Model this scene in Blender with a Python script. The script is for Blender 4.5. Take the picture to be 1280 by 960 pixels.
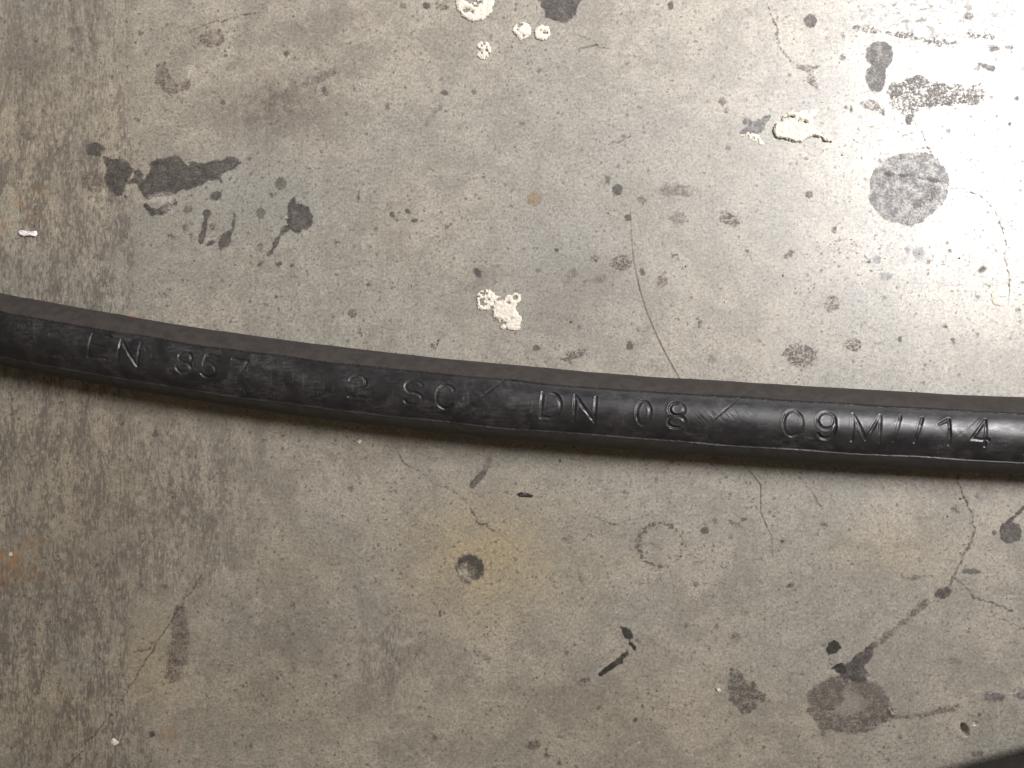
import bpy, math, random
import numpy as np
from mathutils import Matrix, Vector

random.seed(7)
scene = bpy.context.scene
scene.render.engine = 'CYCLES'
for o in list(bpy.data.objects):
    bpy.data.objects.remove(o, do_unlink=True)
COL = scene.collection

# ------------------------------------------------------------------ camera
D = 0.183                      # height of the phone above the floor (metres)
TILT = math.radians(4.5)       # leaning a little towards the left
HFOV = math.radians(60.0)
CAM = np.array([D * math.tan(TILT), 0.0, D])
FWD = np.array([-math.sin(TILT), 0.0, -math.cos(TILT)])
RGT = np.array([math.cos(TILT), 0.0, -math.sin(TILT)])
UPV = np.array([0.0, 1.0, 0.0])
cam_data = bpy.data.cameras.new("camera")
cam_data.sensor_width = 36.0
cam_data.angle = HFOV
cam_data.clip_start = 0.005
cam_data.clip_end = 20.0
cam = bpy.data.objects.new("camera", cam_data)
COL.objects.link(cam)
M = Matrix(((RGT[0], UPV[0], -FWD[0], CAM[0]),
            (RGT[1], UPV[1], -FWD[1], CAM[1]),
            (RGT[2], UPV[2], -FWD[2], CAM[2]),
            (0, 0, 0, 1)))
cam.matrix_world = M
scene.camera = cam

# ------------------------------------------------------------------ world and lamps
world = bpy.data.worlds.new("World")
scene.world = world
world.use_nodes = True
bg = world.node_tree.nodes["Background"]
bg.inputs[0].default_value = (1.0, 0.80, 0.58, 1)
bg.inputs[1].default_value = 0.115


def area(name, loc, target, size, size_y, power, color, spread=180.0):
    ld = bpy.data.lights.new(name, 'AREA')
    ld.shape = 'RECTANGLE'
    ld.size = size
    ld.size_y = size_y
    ld.energy = power
    ld.color = color
    ld.spread = math.radians(spread)
    o = bpy.data.objects.new(name, ld)
    COL.objects.link(o)
    o.location = loc
    d = Vector(target) - Vector(loc)
    o.rotation_euler = d.to_track_quat('-Z', 'Y').to_euler()
    return o


# the lamp stands where the sealed floor mirrors it at the right of the view
area("lamp_light", (0.425, 0.255, 0.62), (0.085, 0.185, 0.0), 0.28, 0.24, 1.22, (1.0, 0.972, 0.965), 55.0)
area("added_sheen_light", (0.55, 0.62, 1.45), (0.0, 0.0, 0.0), 0.7, 0.5, 3.6, (0.93, 0.955, 1.0))  # unseen overhead light, added for the broad sheen on the floor
area("window_light", (0.60, 1.60, 0.55), (0.0, 0.0, 0.0), 1.2, 0.6, 7.5, (0.90, 0.94, 1.0))

scene.cycles.max_bounces = 4
scene.cycles.diffuse_bounces = 2
scene.cycles.glossy_bounces = 2
scene.view_settings.view_transform = 'Standard'
scene.view_settings.look = 'None'
scene.view_settings.exposure = 0.0
scene.view_settings.gamma = 1.0
scene.view_settings.use_curve_mapping = False


# ------------------------------------------------------------------ helpers
def at(px, py, z=0.0):
    """point of the plane at height z that the photograph shows at pixel (px, py) of 1280 x 960"""
    px = np.asarray(px, float); py = np.asarray(py, float)
    k = math.tan(HFOV / 2) / 640.0
    dx = (px - 640.0) * k; dy = -(py - 480.0) * k
    rx = FWD[0] + dx * RGT[0]; ry = dy; rz = FWD[2] + dx * RGT[2]
    t = (z - CAM[2]) / rz
    return CAM[0] + t * rx, CAM[1] + t * ry


def hash2(ix, iy, seed):
    n = (ix.astype(np.int64) * 374761393 + iy.astype(np.int64) * 668265263 + seed * 982451653) & 0x7fffffff
    n = ((n ^ (n >> 13)) * 1274126177) & 0x7fffffff
    n = n ^ (n >> 16)
    return (n & 0xffffff) / float(0xffffff)


def vnoise(x, y, seed=0):
    x = np.asarray(x, float); y = np.asarray(y, float)
    ix = np.floor(x); iy = np.floor(y)
    fx = x - ix; fy = y - iy
    fx = fx * fx * fx * (fx * (fx * 6 - 15) + 10); fy = fy * fy * fy * (fy * (fy * 6 - 15) + 10)
    a = hash2(ix, iy, seed); b = hash2(ix + 1, iy, seed)
    c = hash2(ix, iy + 1, seed); d = hash2(ix + 1, iy + 1, seed)
    return (a + (b - a) * fx) * (1 - fy) + (c + (d - c) * fx) * fy


def fbm(x, y, seed=0, octv=3):
    s = 0; a = 1.0; t = 0
    for i in range(octv):
        s = s + a * vnoise(x * 2 ** i, y * 2 ** i, seed + i * 17); t += a; a *= 0.55
    return s / t


def sstep(a, b, x):
    t = np.clip((x - a) / (b - a), 0, 1)
    return t * t * (3 - 2 * t)


def sd_seg(X, Y, a, b, wa=0.0, wb=0.0):
    ax, ay = a; bx, by = b
    dx, dy = bx - ax, by - ay
    L = dx * dx + dy * dy + 1e-12
    t = np.clip(((X - ax) * dx + (Y - ay) * dy) / L, 0, 1)
    return np.hypot(X - ax - t * dx, Y - ay - t * dy) - (wa + (wb - wa) * t)


def sd_stroke(X, Y, pts, ws):
    d = np.full(X.shape, 1e9)
    if not isinstance(ws, (list, tuple)):
        ws = [ws] * len(pts)
    for i in range(len(pts) - 1):
        d = np.minimum(d, sd_seg(X, Y, pts[i], pts[i + 1], ws[i] / 2, ws[i + 1] / 2))
    return d


def sd_poly(X, Y, pts):
    d = np.full(X.shape, 1e9); inside = np.zeros(X.shape, bool)
    n = len(pts)
    for i in range(n):
        a = pts[i]; b = pts[(i + 1) % n]
        d = np.minimum(d, sd_seg(X, Y, a, b))
        c = ((a[1] > Y) != (b[1] > Y))
        den = (b[1] - a[1]) if b[1] != a[1] else 1e-9
        inside ^= c & (X < (b[0] - a[0]) * (Y - a[1]) / den + a[0])
    return np.where(inside, -d, d)


def sd_ell(X, Y, cx, cy, rx, ry, rot=0.0):
    c, s = math.cos(math.radians(rot)), math.sin(math.radians(rot))
    u = ((X - cx) * c + (Y - cy) * s) / rx; v = (-(X - cx) * s + (Y - cy) * c) / ry
    return (np.hypot(u, v) - 1.0) * min(rx, ry)


def sd_shape(X, Y, prims):
    d = np.full(X.shape, 1e9)
    for p in prims:
        k = p[0]
        if k == 'e': q = sd_ell(X, Y, *p[1:])
        elif k == 'p': q = sd_poly(X, Y, p[1])
        elif k == 's': q = sd_stroke(X, Y, p[1], p[2])
        elif k == 'r':                       # ring: ellipse outline of width w
            q = np.abs(sd_ell(X, Y, *p[1:5])) - p[5] / 2
        if k == '-':                         # cut a shape out
            d = np.maximum(d, -sd_shape(X, Y, [p[1]]))
        else:
            d = np.minimum(d, q)
    return d


def bounds(prims):
    xs, ys = [], []
    for p in prims:
        if p[0] in 'er':
            m = max(p[3], p[4]) + (p[5] if p[0] == 'r' else 0)
            xs += [p[1] - m, p[1] + m]; ys += [p[2] - m, p[2] + m]
        elif p[0] == 'p':
            xs += [q[0] for q in p[1]]; ys += [q[1] for q in p[1]]
        elif p[0] == 's':
            w = max(p[2]) if isinstance(p[2], (list, tuple)) else p[2]
            for q in p[1]:
                xs += [q[0] - w, q[0] + w]; ys += [q[1] - w, q[1] + w]
    return min(xs), max(xs), min(ys), max(ys)


def link_mesh(name, verts, faces, mat, parent=None, smooth=True):
    me = bpy.data.meshes.new(name)
    verts = np.asarray(verts, np.float32)
    faces = np.asarray(faces, np.int32)
    me.vertices.add(len(verts)); me.vertices.foreach_set('co', verts.ravel())
    nf, k = faces.shape
    me.loops.add(nf * k); me.loops.foreach_set('vertex_index', faces.ravel())
    me.polygons.add(nf)
    me.polygons.foreach_set('loop_start', np.arange(0, nf * k, k, dtype=np.int32))
    me.update(calc_edges=True)
    me.polygons.foreach_set('use_smooth', np.full(nf, smooth))
    me.materials.append(mat)
    o = bpy.data.objects.new(name, me)
    COL.objects.link(o)
    if parent is not None:
        o.parent = parent
    return o


def compact(verts, faces, keep):
    f = faces[keep]
    used = np.unique(f)
    remap = np.full(len(verts), -1, np.int64); remap[used] = np.arange(len(used))
    return used, remap[f]


def grid_faces(nx, ny):
    i = np.arange(nx - 1)[:, None] * ny + np.arange(ny - 1)[None, :]
    return np.stack([i, i + ny, i + ny + 1, i + 1], -1).reshape(-1, 4)


def tag(o, label, category=None, group=None, kind=None):
    if label: o['label'] = label
    if category: o['category'] = category
    if group: o['group'] = group
    if kind: o['kind'] = kind
    return o


# ------------------------------------------------------------------ node helper
class NT:
    def __init__(self, name):
        self.mat = bpy.data.materials.new(name)
        self.mat.use_nodes = True
        self.t = self.mat.node_tree
        self.t.nodes.clear()
        self.out = self.t.nodes.new('ShaderNodeOutputMaterial')

    def put(self, sock, v):
        if v is None: return
        if hasattr(v, 'is_output') or isinstance(v, bpy.types.NodeSocket):
            self.t.links.new(v, sock)
        elif isinstance(v, (tuple, list)) and len(v) == 3 and sock.type == 'RGBA':
            sock.default_value = (*v, 1)
        else:
            sock.default_value = v

    def node(self, typ, out=0, attrs=None, **ins):
        n = self.t.nodes.new(typ)
        for k, v in (attrs or {}).items(): setattr(n, k, v)
        for k, v in ins.items():
            key = int(k[1:]) if k[0] == 'i' and k[1:].isdigit() else k.replace('_', ' ')
            self.put(n.inputs[key], v)
        return n.outputs[out]

    def co(self, sx=1.0, sy=1.0, rot=0.0, off=(0, 0, 0)):
        c = self.node('ShaderNodeTexCoord', 'Object')
        return self.node('ShaderNodeMapping', 0, None, Vector=c, Scale=(1000 * sx, 1000 * sy, 1000), Rotation=(0, 0, rot), Location=off)

    def noise(self, vec, scale, detail=2.0, rough=0.5, dist=0.0):
        return self.node('ShaderNodeTexNoise', 0, None, Vector=vec, Scale=scale, Detail=detail, Roughness=rough, Distortion=dist)

    def m(self, op, a, b=None, c=None, clamp=False):
        return self.node('ShaderNodeMath', 0, {'operation': op, 'use_clamp': clamp}, i0=a, i1=b, i2=c)

    def mr(self, v, a, b, c=0.0, d=1.0, smooth=True):
        return self.node('ShaderNodeMapRange', 0, {'interpolation_type': 'SMOOTHSTEP' if smooth else 'LINEAR'},
                         i0=v, i1=a, i2=b, i3=c, i4=d)

    def mix(self, f, a, b, blend='MIX'):
        n = self.t.nodes.new('ShaderNodeMix'); n.data_type = 'RGBA'; n.blend_type = blend
        self.put(n.inputs[0], f); self.put(n.inputs[6], a); self.put(n.inputs[7], b)
        return n.outputs[2]

    def attr(self, name):
        return self.node('ShaderNodeAttribute', 'Fac', {'attribute_name': name})

    def vor(self, vec, scale, out='Distance', rand=1.0):
        return self.node('ShaderNodeTexVoronoi', out, None, Vector=vec, Scale=scale, Randomness=rand)

    def bump(self, h, strength, dist, normal=None):
        return self.node('ShaderNodeBump', 0, None, Height=h, Strength=strength, Distance=dist, Normal=normal)

    def bsdf(self, color, rough, normal=None, spec=0.5, **kw):
        n = self.t.nodes.new('ShaderNodeBsdfPrincipled')
        self.put(n.inputs['Base Color'], color); self.put(n.inputs['Roughness'], rough)
        self.put(n.inputs['Specular IOR Level'], spec)
        if normal is not None: self.put(n.inputs['Normal'], normal)
        for k, v in kw.items(): self.put(n.inputs[k.replace('_', ' ')], v)
        return n.outputs[0]

    def finish(self, shader):
        self.t.links.new(shader, self.out.inputs['Surface'])
        return self.mat


def concrete_relief(T, vec):
    """fine relief shared by the floor and the thin stains soaked into it (height in arbitrary 0..1)"""
    a = T.noise(vec, 1.1, 3, 0.65)
    b = T.noise(vec, 4.2, 1, 0.6)
    return T.m('ADD', T.m('MULTIPLY', a, 0.55), T.m('MULTIPLY', b, 0.45))


# ------------------------------------------------------------------ floor
def mat_floor():
    T = NT('worn_sealed_concrete')
    v = T.co()
    big = T.noise(v, 0.022, 3, 0.55)
    mid = T.noise(v, 0.10, 4, 0.6, 0.4)
    mot = T.noise(v, 0.42, 4, 0.70, 0.3)
    fine = T.noise(v, 1.7, 4, 0.7)
    grain = T.noise(v, 5.5, 2, 0.6)
    col = T.mix(T.mr(mid, 0.40, 0.60), (0.292, 0.266, 0.220), (0.392, 0.353, 0.290))
    col = T.mix(T.m('MULTIPLY', T.mr(big, 0.40, 0.62), 0.55), col, (0.285, 0.275, 0.240))
    col = T.mix(T.m('MULTIPLY', T.mr(mot, 0.50, 0.64), 0.36), col, (0.205, 0.186, 0.156))
    col = T.mix(T.m('MULTIPLY', T.mr(mot, 0.46, 0.36), 0.32), col, (0.490, 0.450, 0.385))
    # soaked stains, broad warm and cool tints, dark strips
    col = T.mix(T.m('MULTIPLY', T.attr('yellow'), T.mr(mid, 0.25, 0.6, 0.35, 0.9)), col, (0.40, 0.315, 0.175))
    col = T.mix(T.m('MULTIPLY', T.attr('cool'), T.mr(mid, 0.3, 0.7, 0.4, 0.9)), col, (0.266, 0.266, 0.250))
    col = T.mix(T.m('MULTIPLY', T.attr('smudge_dark'), T.mr(mot, 0.3, 0.65, 0.45, 1.0)), col, (0.150, 0.132, 0.110))
    # broom finish and ground-in dirt along one side
    sv = T.co(1.0, 0.30, math.radians(-3))
    st = T.noise(sv, 1.9, 4, 0.68, 0.25)
    st2 = T.noise(sv, 0.33, 3, 0.6, 0.5)
    sa = T.attr('streak')
    dirt = T.m('MULTIPLY', T.mr(T.m('ADD', st, T.m('ADD', T.m('MULTIPLY', T.m('SUBTRACT', st2, 0.5), 0.7), T.m('MULTIPLY', T.m('SUBTRACT', fine, 0.5), 0.55))), 0.44, 0.60), sa)
    col = T.mix(T.m('MULTIPLY', dirt, 0.86), col, (0.135, 0.116, 0.094))
    light = T.m('MULTIPLY', T.mr(st, 0.44, 0.34), sa)
    col = T.mix(T.m('MULTIPLY', light, 0.30), col, (0.47, 0.425, 0.35))
    # grain
    g = T.m('MULTIPLY', T.mr(fine, 0.32, 0.68, 0.68, 1.30, False), T.mr(grain, 0.30, 0.70, 0.66, 1.32, False))
    gc = T.node('ShaderNodeCombineColor', 0, None, Red=g, Green=g, Blue=g)
    col = T.mix(1.0, col, gc, 'MULTIPLY')
    # pin holes and flecks of dirt
    wv = T.node('ShaderNodeVectorMath', 0, {'operation': 'ADD'}, i0=v,
                i1=T.node('ShaderNodeVectorMath', 0, {'operation': 'SCALE'}, i0=T.node('ShaderNodeTexNoise', 1, None, Vector=v, Scale=1.8, Detail=3.0), Scale=1.2))

    def specks(scale, frac, r0, r1):
        d = T.vor(wv, scale)
        sc_ = T.node('ShaderNodeSeparateColor', 0, None, Color=d.node.outputs['Color'])
        rc, gg = sc_, sc_.node.outputs[1]
        rad = T.m('MULTIPLY', T.m('GREATER_THAN', rc, 1 - frac), T.mr(T.m('POWER', gg, 2.5), 0, 1, r0, r1, False))
        return T.mr(T.m('SUBTRACT', rad, d), -0.02, 0.09)
    s1 = T.m('MULTIPLY', specks(1.15, 0.58, 0.11, 0.46), T.mr(mid, 0.36, 0.60, 0.50, 1.0))
    s2 = T.m('MULTIPLY', specks(0.33, 0.38, 0.07, 0.25), T.mr(fine, 0.36, 0.56, 0.40, 1.0))
    fl = T.mr(T.noise(v, 1.9, 4, 0.76, 0.9), 0.555, 0.62)
    flz = T.m('MULTIPLY', T.attr('fleck'), T.mr(T.noise(T.co(0.7, 1.0, math.radians(12)), 0.85, 4, 0.70, 0.8), 0.52, 0.60))
    sp = T.m('MAXIMUM', T.m('MAXIMUM', T.m('MULTIPLY', s1, 0.92), s2), T.m('MULTIPLY', fl, 0.75))
    sp = T.m('MAXIMUM', sp, flz)
    col = T.mix(T.m('MULTIPLY', sp, 0.82), col, (0.068, 0.058, 0.050))
    # rust freckles
    ru = T.m('MULTIPLY', T.attr('rust'), T.mr(T.noise(v, 0.55, 4, 0.65), 0.40, 0.60))
    col = T.mix(T.m('MULTIPLY', ru, 0.80), col, (0.34, 0.17, 0.065))
    # pale grains of sand
    pg = T.mr(T.noise(v, 2.6, 3, 0.6), 0.66, 0.72)
    col = T.mix(T.m('MULTIPLY', pg, 0.55), col, (0.60, 0.575, 0.52))
    h = concrete_relief(T, v)
    nb = T.bump(h, 0.32, 0.00008)
    rough = T.m('ADD', T.mr(mot, 0.3, 0.7, 0.26, 0.36, False), T.m('ADD', T.m('MULTIPLY', sp, 0.35), T.m('MULTIPLY', dirt, 0.3)))
    return T.finish(T.bsdf(col, rough, nb, 0.5, Coat_Weight=0.85, Coat_Roughness=0.45))


def build_floor():
    def axis(lo, hi, step, extra, far):
        a = list(np.arange(lo, hi + 1e-9, step))
        for c, r in extra:
            a += list(np.arange(c - r, c + r, 0.00025))
        x = hi; s = step
        while x < far:
            s *= 1.35; x += s; a.append(x)
        x = lo; s = step
        while x > -far:
            s *= 1.35; x -= s; a.append(x)
        a = np.array(sorted(a))
        return a[np.concatenate([[True], np.diff(a) > 5e-5])]
    pits = [(1206, 912, 4.6, 9.0, -22, 0.0018), (587, 711, 17, 17, 0, 0.0006), (1219, 904, 3, 3, 0, .0004)]
    ex = [at(p[0], p[1]) for p in pits]
    xs = axis(-0.135, 0.135, 0.0015, [(float(e[0]), 0.0045) for e in ex], 0.9)
    ys = axis(-0.105, 0.105, 0.0015, [(float(e[1]), 0.0045) for e in ex], 0.9)
    X, Y = np.meshgrid(xs, ys, indexing='ij')
    # back to pixel coordinates for the stain layout
    k = math.tan(HFOV / 2) / 640.0
    vx = X - CAM[0]; vy = Y - CAM[1]; vz = -CAM[2]
    dep = vx * FWD[0] + vz * FWD[2]
    PX = 640 + (vx * RGT[0] + vz * RGT[2]) / dep / k
    PY = 480 - vy / dep / k
    Z = np.zeros_like(X)
    for px, py, rx, ry, rot, dp in pits:
        d = sd_ell(PX, PY, px, py, rx, ry, rot) / min(rx, ry)
        prof = sstep(0.15, -0.75, d)
        if dp < 0.0008 and rx > 10:
            prof = prof * (0.35 + 0.9 * fbm(PX / 7.0, PY / 7.0, 3))
        Z -= dp * prof

    def blobs(lst):
        a = np.zeros_like(X)
        for cx, cy, rx, ry, w in lst:
            d2 = ((PX - cx) / rx) ** 2 + ((PY - cy) / ry) ** 2
            a = np.maximum(a, w * np.exp(-d2 * 1.1))
        return a
    edge = 165 + 26 * (fbm(PY / 60.0, PY * 0 + 3, 5) - 0.5) + 30 * np.clip((PY - 850) / 120, 0, 2)
    streak = sstep(14, -10, PX - edge) * (0.75 + 0.25 * sstep(30, 250, PY))
    streak = np.maximum(streak, 0.9 * sstep(400, 240, PX + 30 * (fbm(PX / 40, PY / 40, 8) - .5)) * sstep(480, 560, PY) * sstep(800, 700, PY))
    streak = np.maximum(streak, blobs([(490, 820, 60, 85, 0.85), (255, 590, 90, 40, 0.45)]))
    attrs = {
        'streak': streak,
        'yellow': blobs([(610, 700, 110, 85, 0.75), (60, 900, 90, 90, 0.5), (190, 830, 60, 80, 0.5), (1115, 690, 90, 40, 0.3),
                         (545, 665, 60, 30, 0.4), (60, 160, 150, 170, 0.32), (80, 640, 160, 200, 0.36), (300, 880, 260, 90, 0.25), (760, 900, 300, 90, .2),  (370, 710, 80, 50, .25)]),  # includes broad warm tints over the left side and bottom
        'cool': blobs([(330, 235, 120, 60, 0.7), (700, 330, 150, 110, 0.75), (620, 180, 160, 90, 0.45), (1000, 130, 60, 50, .6),
                       (400, 660, 40, 40, 0.3), (780, 180, 160, 90, .4), (1080, 320, 110, 60, .3), (180, 300, 50, 60, .4)]),
        'smudge_dark': blobs([(345, 132, 62, 42, 1.0), (330, 150, 30, 12, .55), (35, 78, 42, 22, 0.8), (600, 350, 22, 22, 0.6), (120, 690, 90, 120, 0.35),
                         (30, 730, 60, 60, 0.5), (350, 800, 70, 60, 0.45), (335, 858, 36, 34, 0.6), (735, 355, 60, 40, 0.5),
                         (690, 395, 60, 30, .35), (730, 880, 120, 60, 0.35), (820, 560, 300, 20, 0.25), (235, 40, 30, 30, .35), (400, 40, 70, 40, 0.35),  # includes a soft dark strip along the hose's lower edge
                         (405, 95, 40, 20, 0.5), (500, 560, 260, 26, .3), (970, 740, 60, 25, .3), (1010, 115, 30, 22, .35), (20, 460, 80, 60, .25), (140, 560, 60, 60, .35)]),  # second soft dark strip, just below the hose
        'rust': blobs([(25, 252, 7, 6, 1.0), (52, 240, 12, 7, 0.7), (38, 269, 8, 6, .7), (3, 284, 6, 6, 1.0), (12, 700, 26, 14, 1.0), (5, 712, 18, 18, 1.0),
                       (30, 718, 22, 8, 0.8), (167, 397, 7, 4, 1.0), (213, 918, 14, 9, 0.75), (40, 680, 20, 10, .5), (665, 247, 7, 7, .6), (82, 722, 8, 5, .8)]),
        'fleck': blobs([(1180, 20, 120, 34, 0.95), (1260, 62, 50, 14, 0.9), (1120, 35, 50, 10, .8), (1090, 470, 160, 30, 0.45), (1180, 605, 110, 26, 0.6), (1010, 445, 24, 16, 0.5),
                        (850, 240, 40, 16, .7), (215, 650, 120, 60, 0.35), (700, 445, 60, 16, .45), (130, 880, 140, 60, .4), (260, 870, 60, 60, .35)]),
    }
    verts = np.stack([X, Y, Z], -1).reshape(-1, 3)
    o = link_mesh('floor', verts, grid_faces(len(xs), len(ys)), mat_floor())
    for kx, a in attrs.items():
        at_ = o.data.attributes.new(kx, 'FLOAT', 'POINT')
        at_.data.foreach_set('value', np.clip(a, 0, 1).astype(np.float32).ravel())
    tag(o, 'grey worn concrete floor with oil stains, pits and hairline cracks', kind='structure')
    return o


FLOOR = build_floor()

# ------------------------------------------------------------------ stains soaked into the floor: thin films with ragged edges
MATS = {}


def mat_stain(key, color, color2, alpha, soft, rag, breakup, rough, spec=0.4, ragscale=0.9):
    T = NT('stain_' + key)
    v = T.co()
    sd = T.attr('sd')
    n1 = T.noise(v, ragscale, 5, 0.68)
    n2 = T.noise(v, 2.3, 3, 0.65)
    e = T.m('ADD', sd, T.m('MULTIPLY', T.m('SUBTRACT', n1, 0.5), rag))
    a = T.mr(e, soft, -soft)
    br = T.mr(T.m('ADD', T.m('MULTIPLY', n1, 0.5), T.m('MULTIPLY', n2, 0.5)), 0.44, 0.56)
    a = T.m('MULTIPLY', a, T.m('SUBTRACT', 1.0, T.m('MULTIPLY', br, breakup)))
    a = T.m('MULTIPLY', a, T.m('MULTIPLY', alpha, T.mr(T.noise(v, 0.33, 3, 0.6), 0.36, 0.62, 1.0, 0.72)))
    col = T.mix(T.mr(T.noise(v, 0.6, 4, 0.7), 0.40, 0.60), color, color2)
    col = T.mix(T.m('MULTIPLY', T.mr(T.noise(v, 4.5, 2, 0.6), 0.50, 0.70), 0.6), col, tuple(min(1, c * 2.2 + .02) for c in color2))
    nb = T.bump(concrete_relief(T, v), 0.6, 0.00008)
    sh = T.bsdf(col, rough, nb, spec)
    tr = T.node('ShaderNodeBsdfTransparent')
    return T.finish(T.node('ShaderNodeMixShader', 0, None, i0=a, i1=tr, i2=sh))


MATS['oil'] = mat_stain('oil', (0.048, 0.043, 0.041), (0.092, 0.080, 0.074), 0.94, 1.2, 7.0, 0.42, 0.48)
MATS['drop'] = mat_stain('drop', (0.060, 0.055, 0.052), (0.105, 0.094, 0.085), 0.86, 1.2, 3.6, 0.32, 0.55, .4, 1.5)
MATS['speck'] = mat_stain('speck', (0.095, 0.085, 0.076), (0.16, 0.14, 0.122), 0.78, 1.3, 6.0, 0.55, 0.6, .4, 2.0)
MATS['veiny'] = mat_stain('veiny', (0.085, 0.074, 0.067), (0.135, 0.116, 0.102), 0.90, 1.2, 12.0, 0.80, 0.5, .4, 0.8)
MATS['tar'] = mat_stain('tar', (0.016, 0.018, 0.015), (0.036, 0.036, 0.030), 0.95, 0.9, 5.0, 0.15, 0.45, .4, 1.6)
MATS['grey'] = mat_stain('grey', (0.095, 0.091, 0.096), (0.215, 0.204, 0.204), 0.88, 1.5, 6.0, 0.62, 0.46, .4, 0.6)
MATS['brown'] = mat_stain('brown', (0.095, 0.075, 0.067), (0.200, 0.160, 0.136), 0.80, 1.8, 11.0, 0.85, 0.55, .4, 0.7)
MATS['faint'] = mat_stain('faint', (0.150, 0.133, 0.117), (0.190, 0.168, 0.146), 0.50, 2.4, 9.0, 0.65, 0.6)
MATS['speckle'] = mat_stain('speckle', (0.090, 0.078, 0.070), (0.14, 0.12, 0.105), 0.85, 1.6, 16.0, 0.95, 0.6, .4, 1.3)
MATS['pale'] = mat_stain('pale', (0.60, 0.53, 0.46), (0.68, 0.62, 0.54), 0.60, 1.6, 8.0, 0.75, 0.55)
MATS['rusty'] = mat_stain('rusty', (0.26, 0.17, 0.09), (0.36, 0.25, 0.13), 0.6, 1.8, 7.0, 0.6, 0.6)
MATS['blue'] = mat_stain('blue', (0.19, 0.215, 0.245), (0.25, 0.27, 0.29), 0.5, 1.8, 6.0, 0.4, 0.45)
MATS['crack'] = mat_stain('crack', (0.065, 0.053, 0.043), (0.11, 0.09, 0.072), 0.66, 0.9, 3.6, 0.75, 0.8, .2, 1.6)
MATS['hair'] = mat_stain('hair', (0.085, 0.066, 0.045), (0.11, 0.09, 0.064), 0.72, 0.8, 1.2, 0.25, 0.7, .2)
MATS['scratch'] = mat_stain('scratch', (0.62, 0.58, 0.52), (0.66, 0.62, 0.56), 0.6, 0.8, 1.8, 0.6, 0.5)

stain_count = [0]


def drop_style(i):
    return ['drop', 'speck', 'brown', 'drop', 'speck', 'speckle'][int(i * 7.3) % 6]


def film(name, style, prims, label=None, step=2.0, margin=3.0):
    x0, x1, y0, y1 = bounds(prims)
    m = margin + 1
    small = max(x1 - x0, y1 - y0)
    st = min(step, max(0.5, small / 18.0))
    gx = np.arange(x0 - m, x1 + m + st, st); gy = np.arange(y0 - m, y1 + m + st, st)
    X, Y = np.meshgrid(gx, gy, indexing='ij')
    sd = sd_shape(X, Y, prims)
    if style not in ('hair', 'scratch', 'crack'):
        r_ = max(3.0, min(14.0, small * 0.22))
        q_ = stain_count[0] * 13.7
        sd = sd + (fbm(X / r_ + q_, Y / r_, 51, 3) - 0.5) * r_ * 0.65
    F = grid_faces(len(gx), len(gy))
    s = sd.ravel()
    keep = s[F].min(1) < margin
    stain_count[0] += 1
    wx, wy = at(X.ravel(), Y.ravel())
    V = np.stack([wx, wy, np.full(wx.shape, 1.5e-5 + 1.2e-6 * (stain_count[0] % 40))], -1)
    used, f = compact(V, F, keep)
    f = f[:, ::-1]
    o = link_mesh(name, V[used], f, MATS[style], FLOOR)
    a = o.data.attributes.new('sd', 'FLOAT', 'POINT')
    a.data.foreach_set('value', s[used].astype(np.float32))
    if label: o['label'] = label
    return o


E = lambda *a: ('e', *a)
P = lambda pts: ('p', pts)
S = lambda pts, w: ('s', pts, w)

# the large stain left of centre
film('oil_stain', 'oil', [
    P([(187, 206), (195, 198), (212, 194), (224, 195), (227, 204), (236, 207), (239, 203), (255, 204), (270, 201), (284, 196), (296, 198), (300, 204), (294, 211),
       (281, 214), (275, 216), (278, 228), (270, 222), (262, 224), (246, 231), (236, 236), (224, 240), (216, 247), (203, 247), (190, 250), (182, 247), (175, 237), (170, 230), (157, 229), (166, 225), (180, 224), (186, 216)]),
    P([(130, 197), (148, 199), (162, 205), (167, 212), (160, 222), (155, 230), (152, 243), (145, 244), (134, 232), (128, 222), (134, 210)]),
    E(173, 217, 6, 5)], 'dark ragged oil stain with a long lobe pointing right')
film('oil_stain', 'brown', [E(118, 226, 16, 13)])
film('oil_stain', 'drop', [E(119, 187, 12, 8.5)])
film('oil_stain', 'oil', [S([(182, 257), (190, 264), (203, 264), (213, 256), (218, 253)], [7, 8, 9, 10, 6])])
film('pale_stain', 'pale', [E(203, 248, 17, 8), E(214, 262, 8, 5)], 'pinkish bare patch at the lower edge of the large oil stain')
for p in [(270, 245, 8.5, 6, -20), (235, 262, 7, 4.5, -15), (158, 247, 2.5, 4, -30), (267, 284, 5, 5, 0), (281, 301, 8, 13, 22), (240, 297, 3.5, 6, 0), (216, 296, 5, 2.5, 10),
          (232, 284, 3, 6, 0), (351, 229, 8, 8.6, 0), (326, 266, 6, 7.5, 0), (325, 309, 5, 4, -30), (349, 330, 4.5, 3, -20), (365, 332, 3, 2.5, 0), (344, 243, 1.5, 3, 0)]:
    film('oil_drop', drop_style(p[0] + p[1]), [E(p[0], p[1], p[2] * .9, p[3] * .9, *p[4:])])
film('oil_drop', 'drop', [S([(258, 268), (256, 284), (252, 302)], [9, 9, 7]), E(262, 303, 6, 3)])
film('oil_drop', 'drop', [S([(288, 262), (293, 268), (292, 284), (287, 293)], [4, 3, 2.5, 5])])
film('oil_stain', 'oil', [P([(360, 250), (368, 246), (371, 256), (379, 254), (384, 260), (389, 268), (389, 279), (384, 287), (377, 285), (377, 291), (368, 289), (360, 284), (358, 268)])],
     'dark oil splash shaped like a small hand')
film('oil_stain', 'drop', [S([(357, 288), (350, 294), (346, 303), (340, 312), (332, 323), (323, 331)], [9, 5, 9, 6, 4, 2])])
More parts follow.
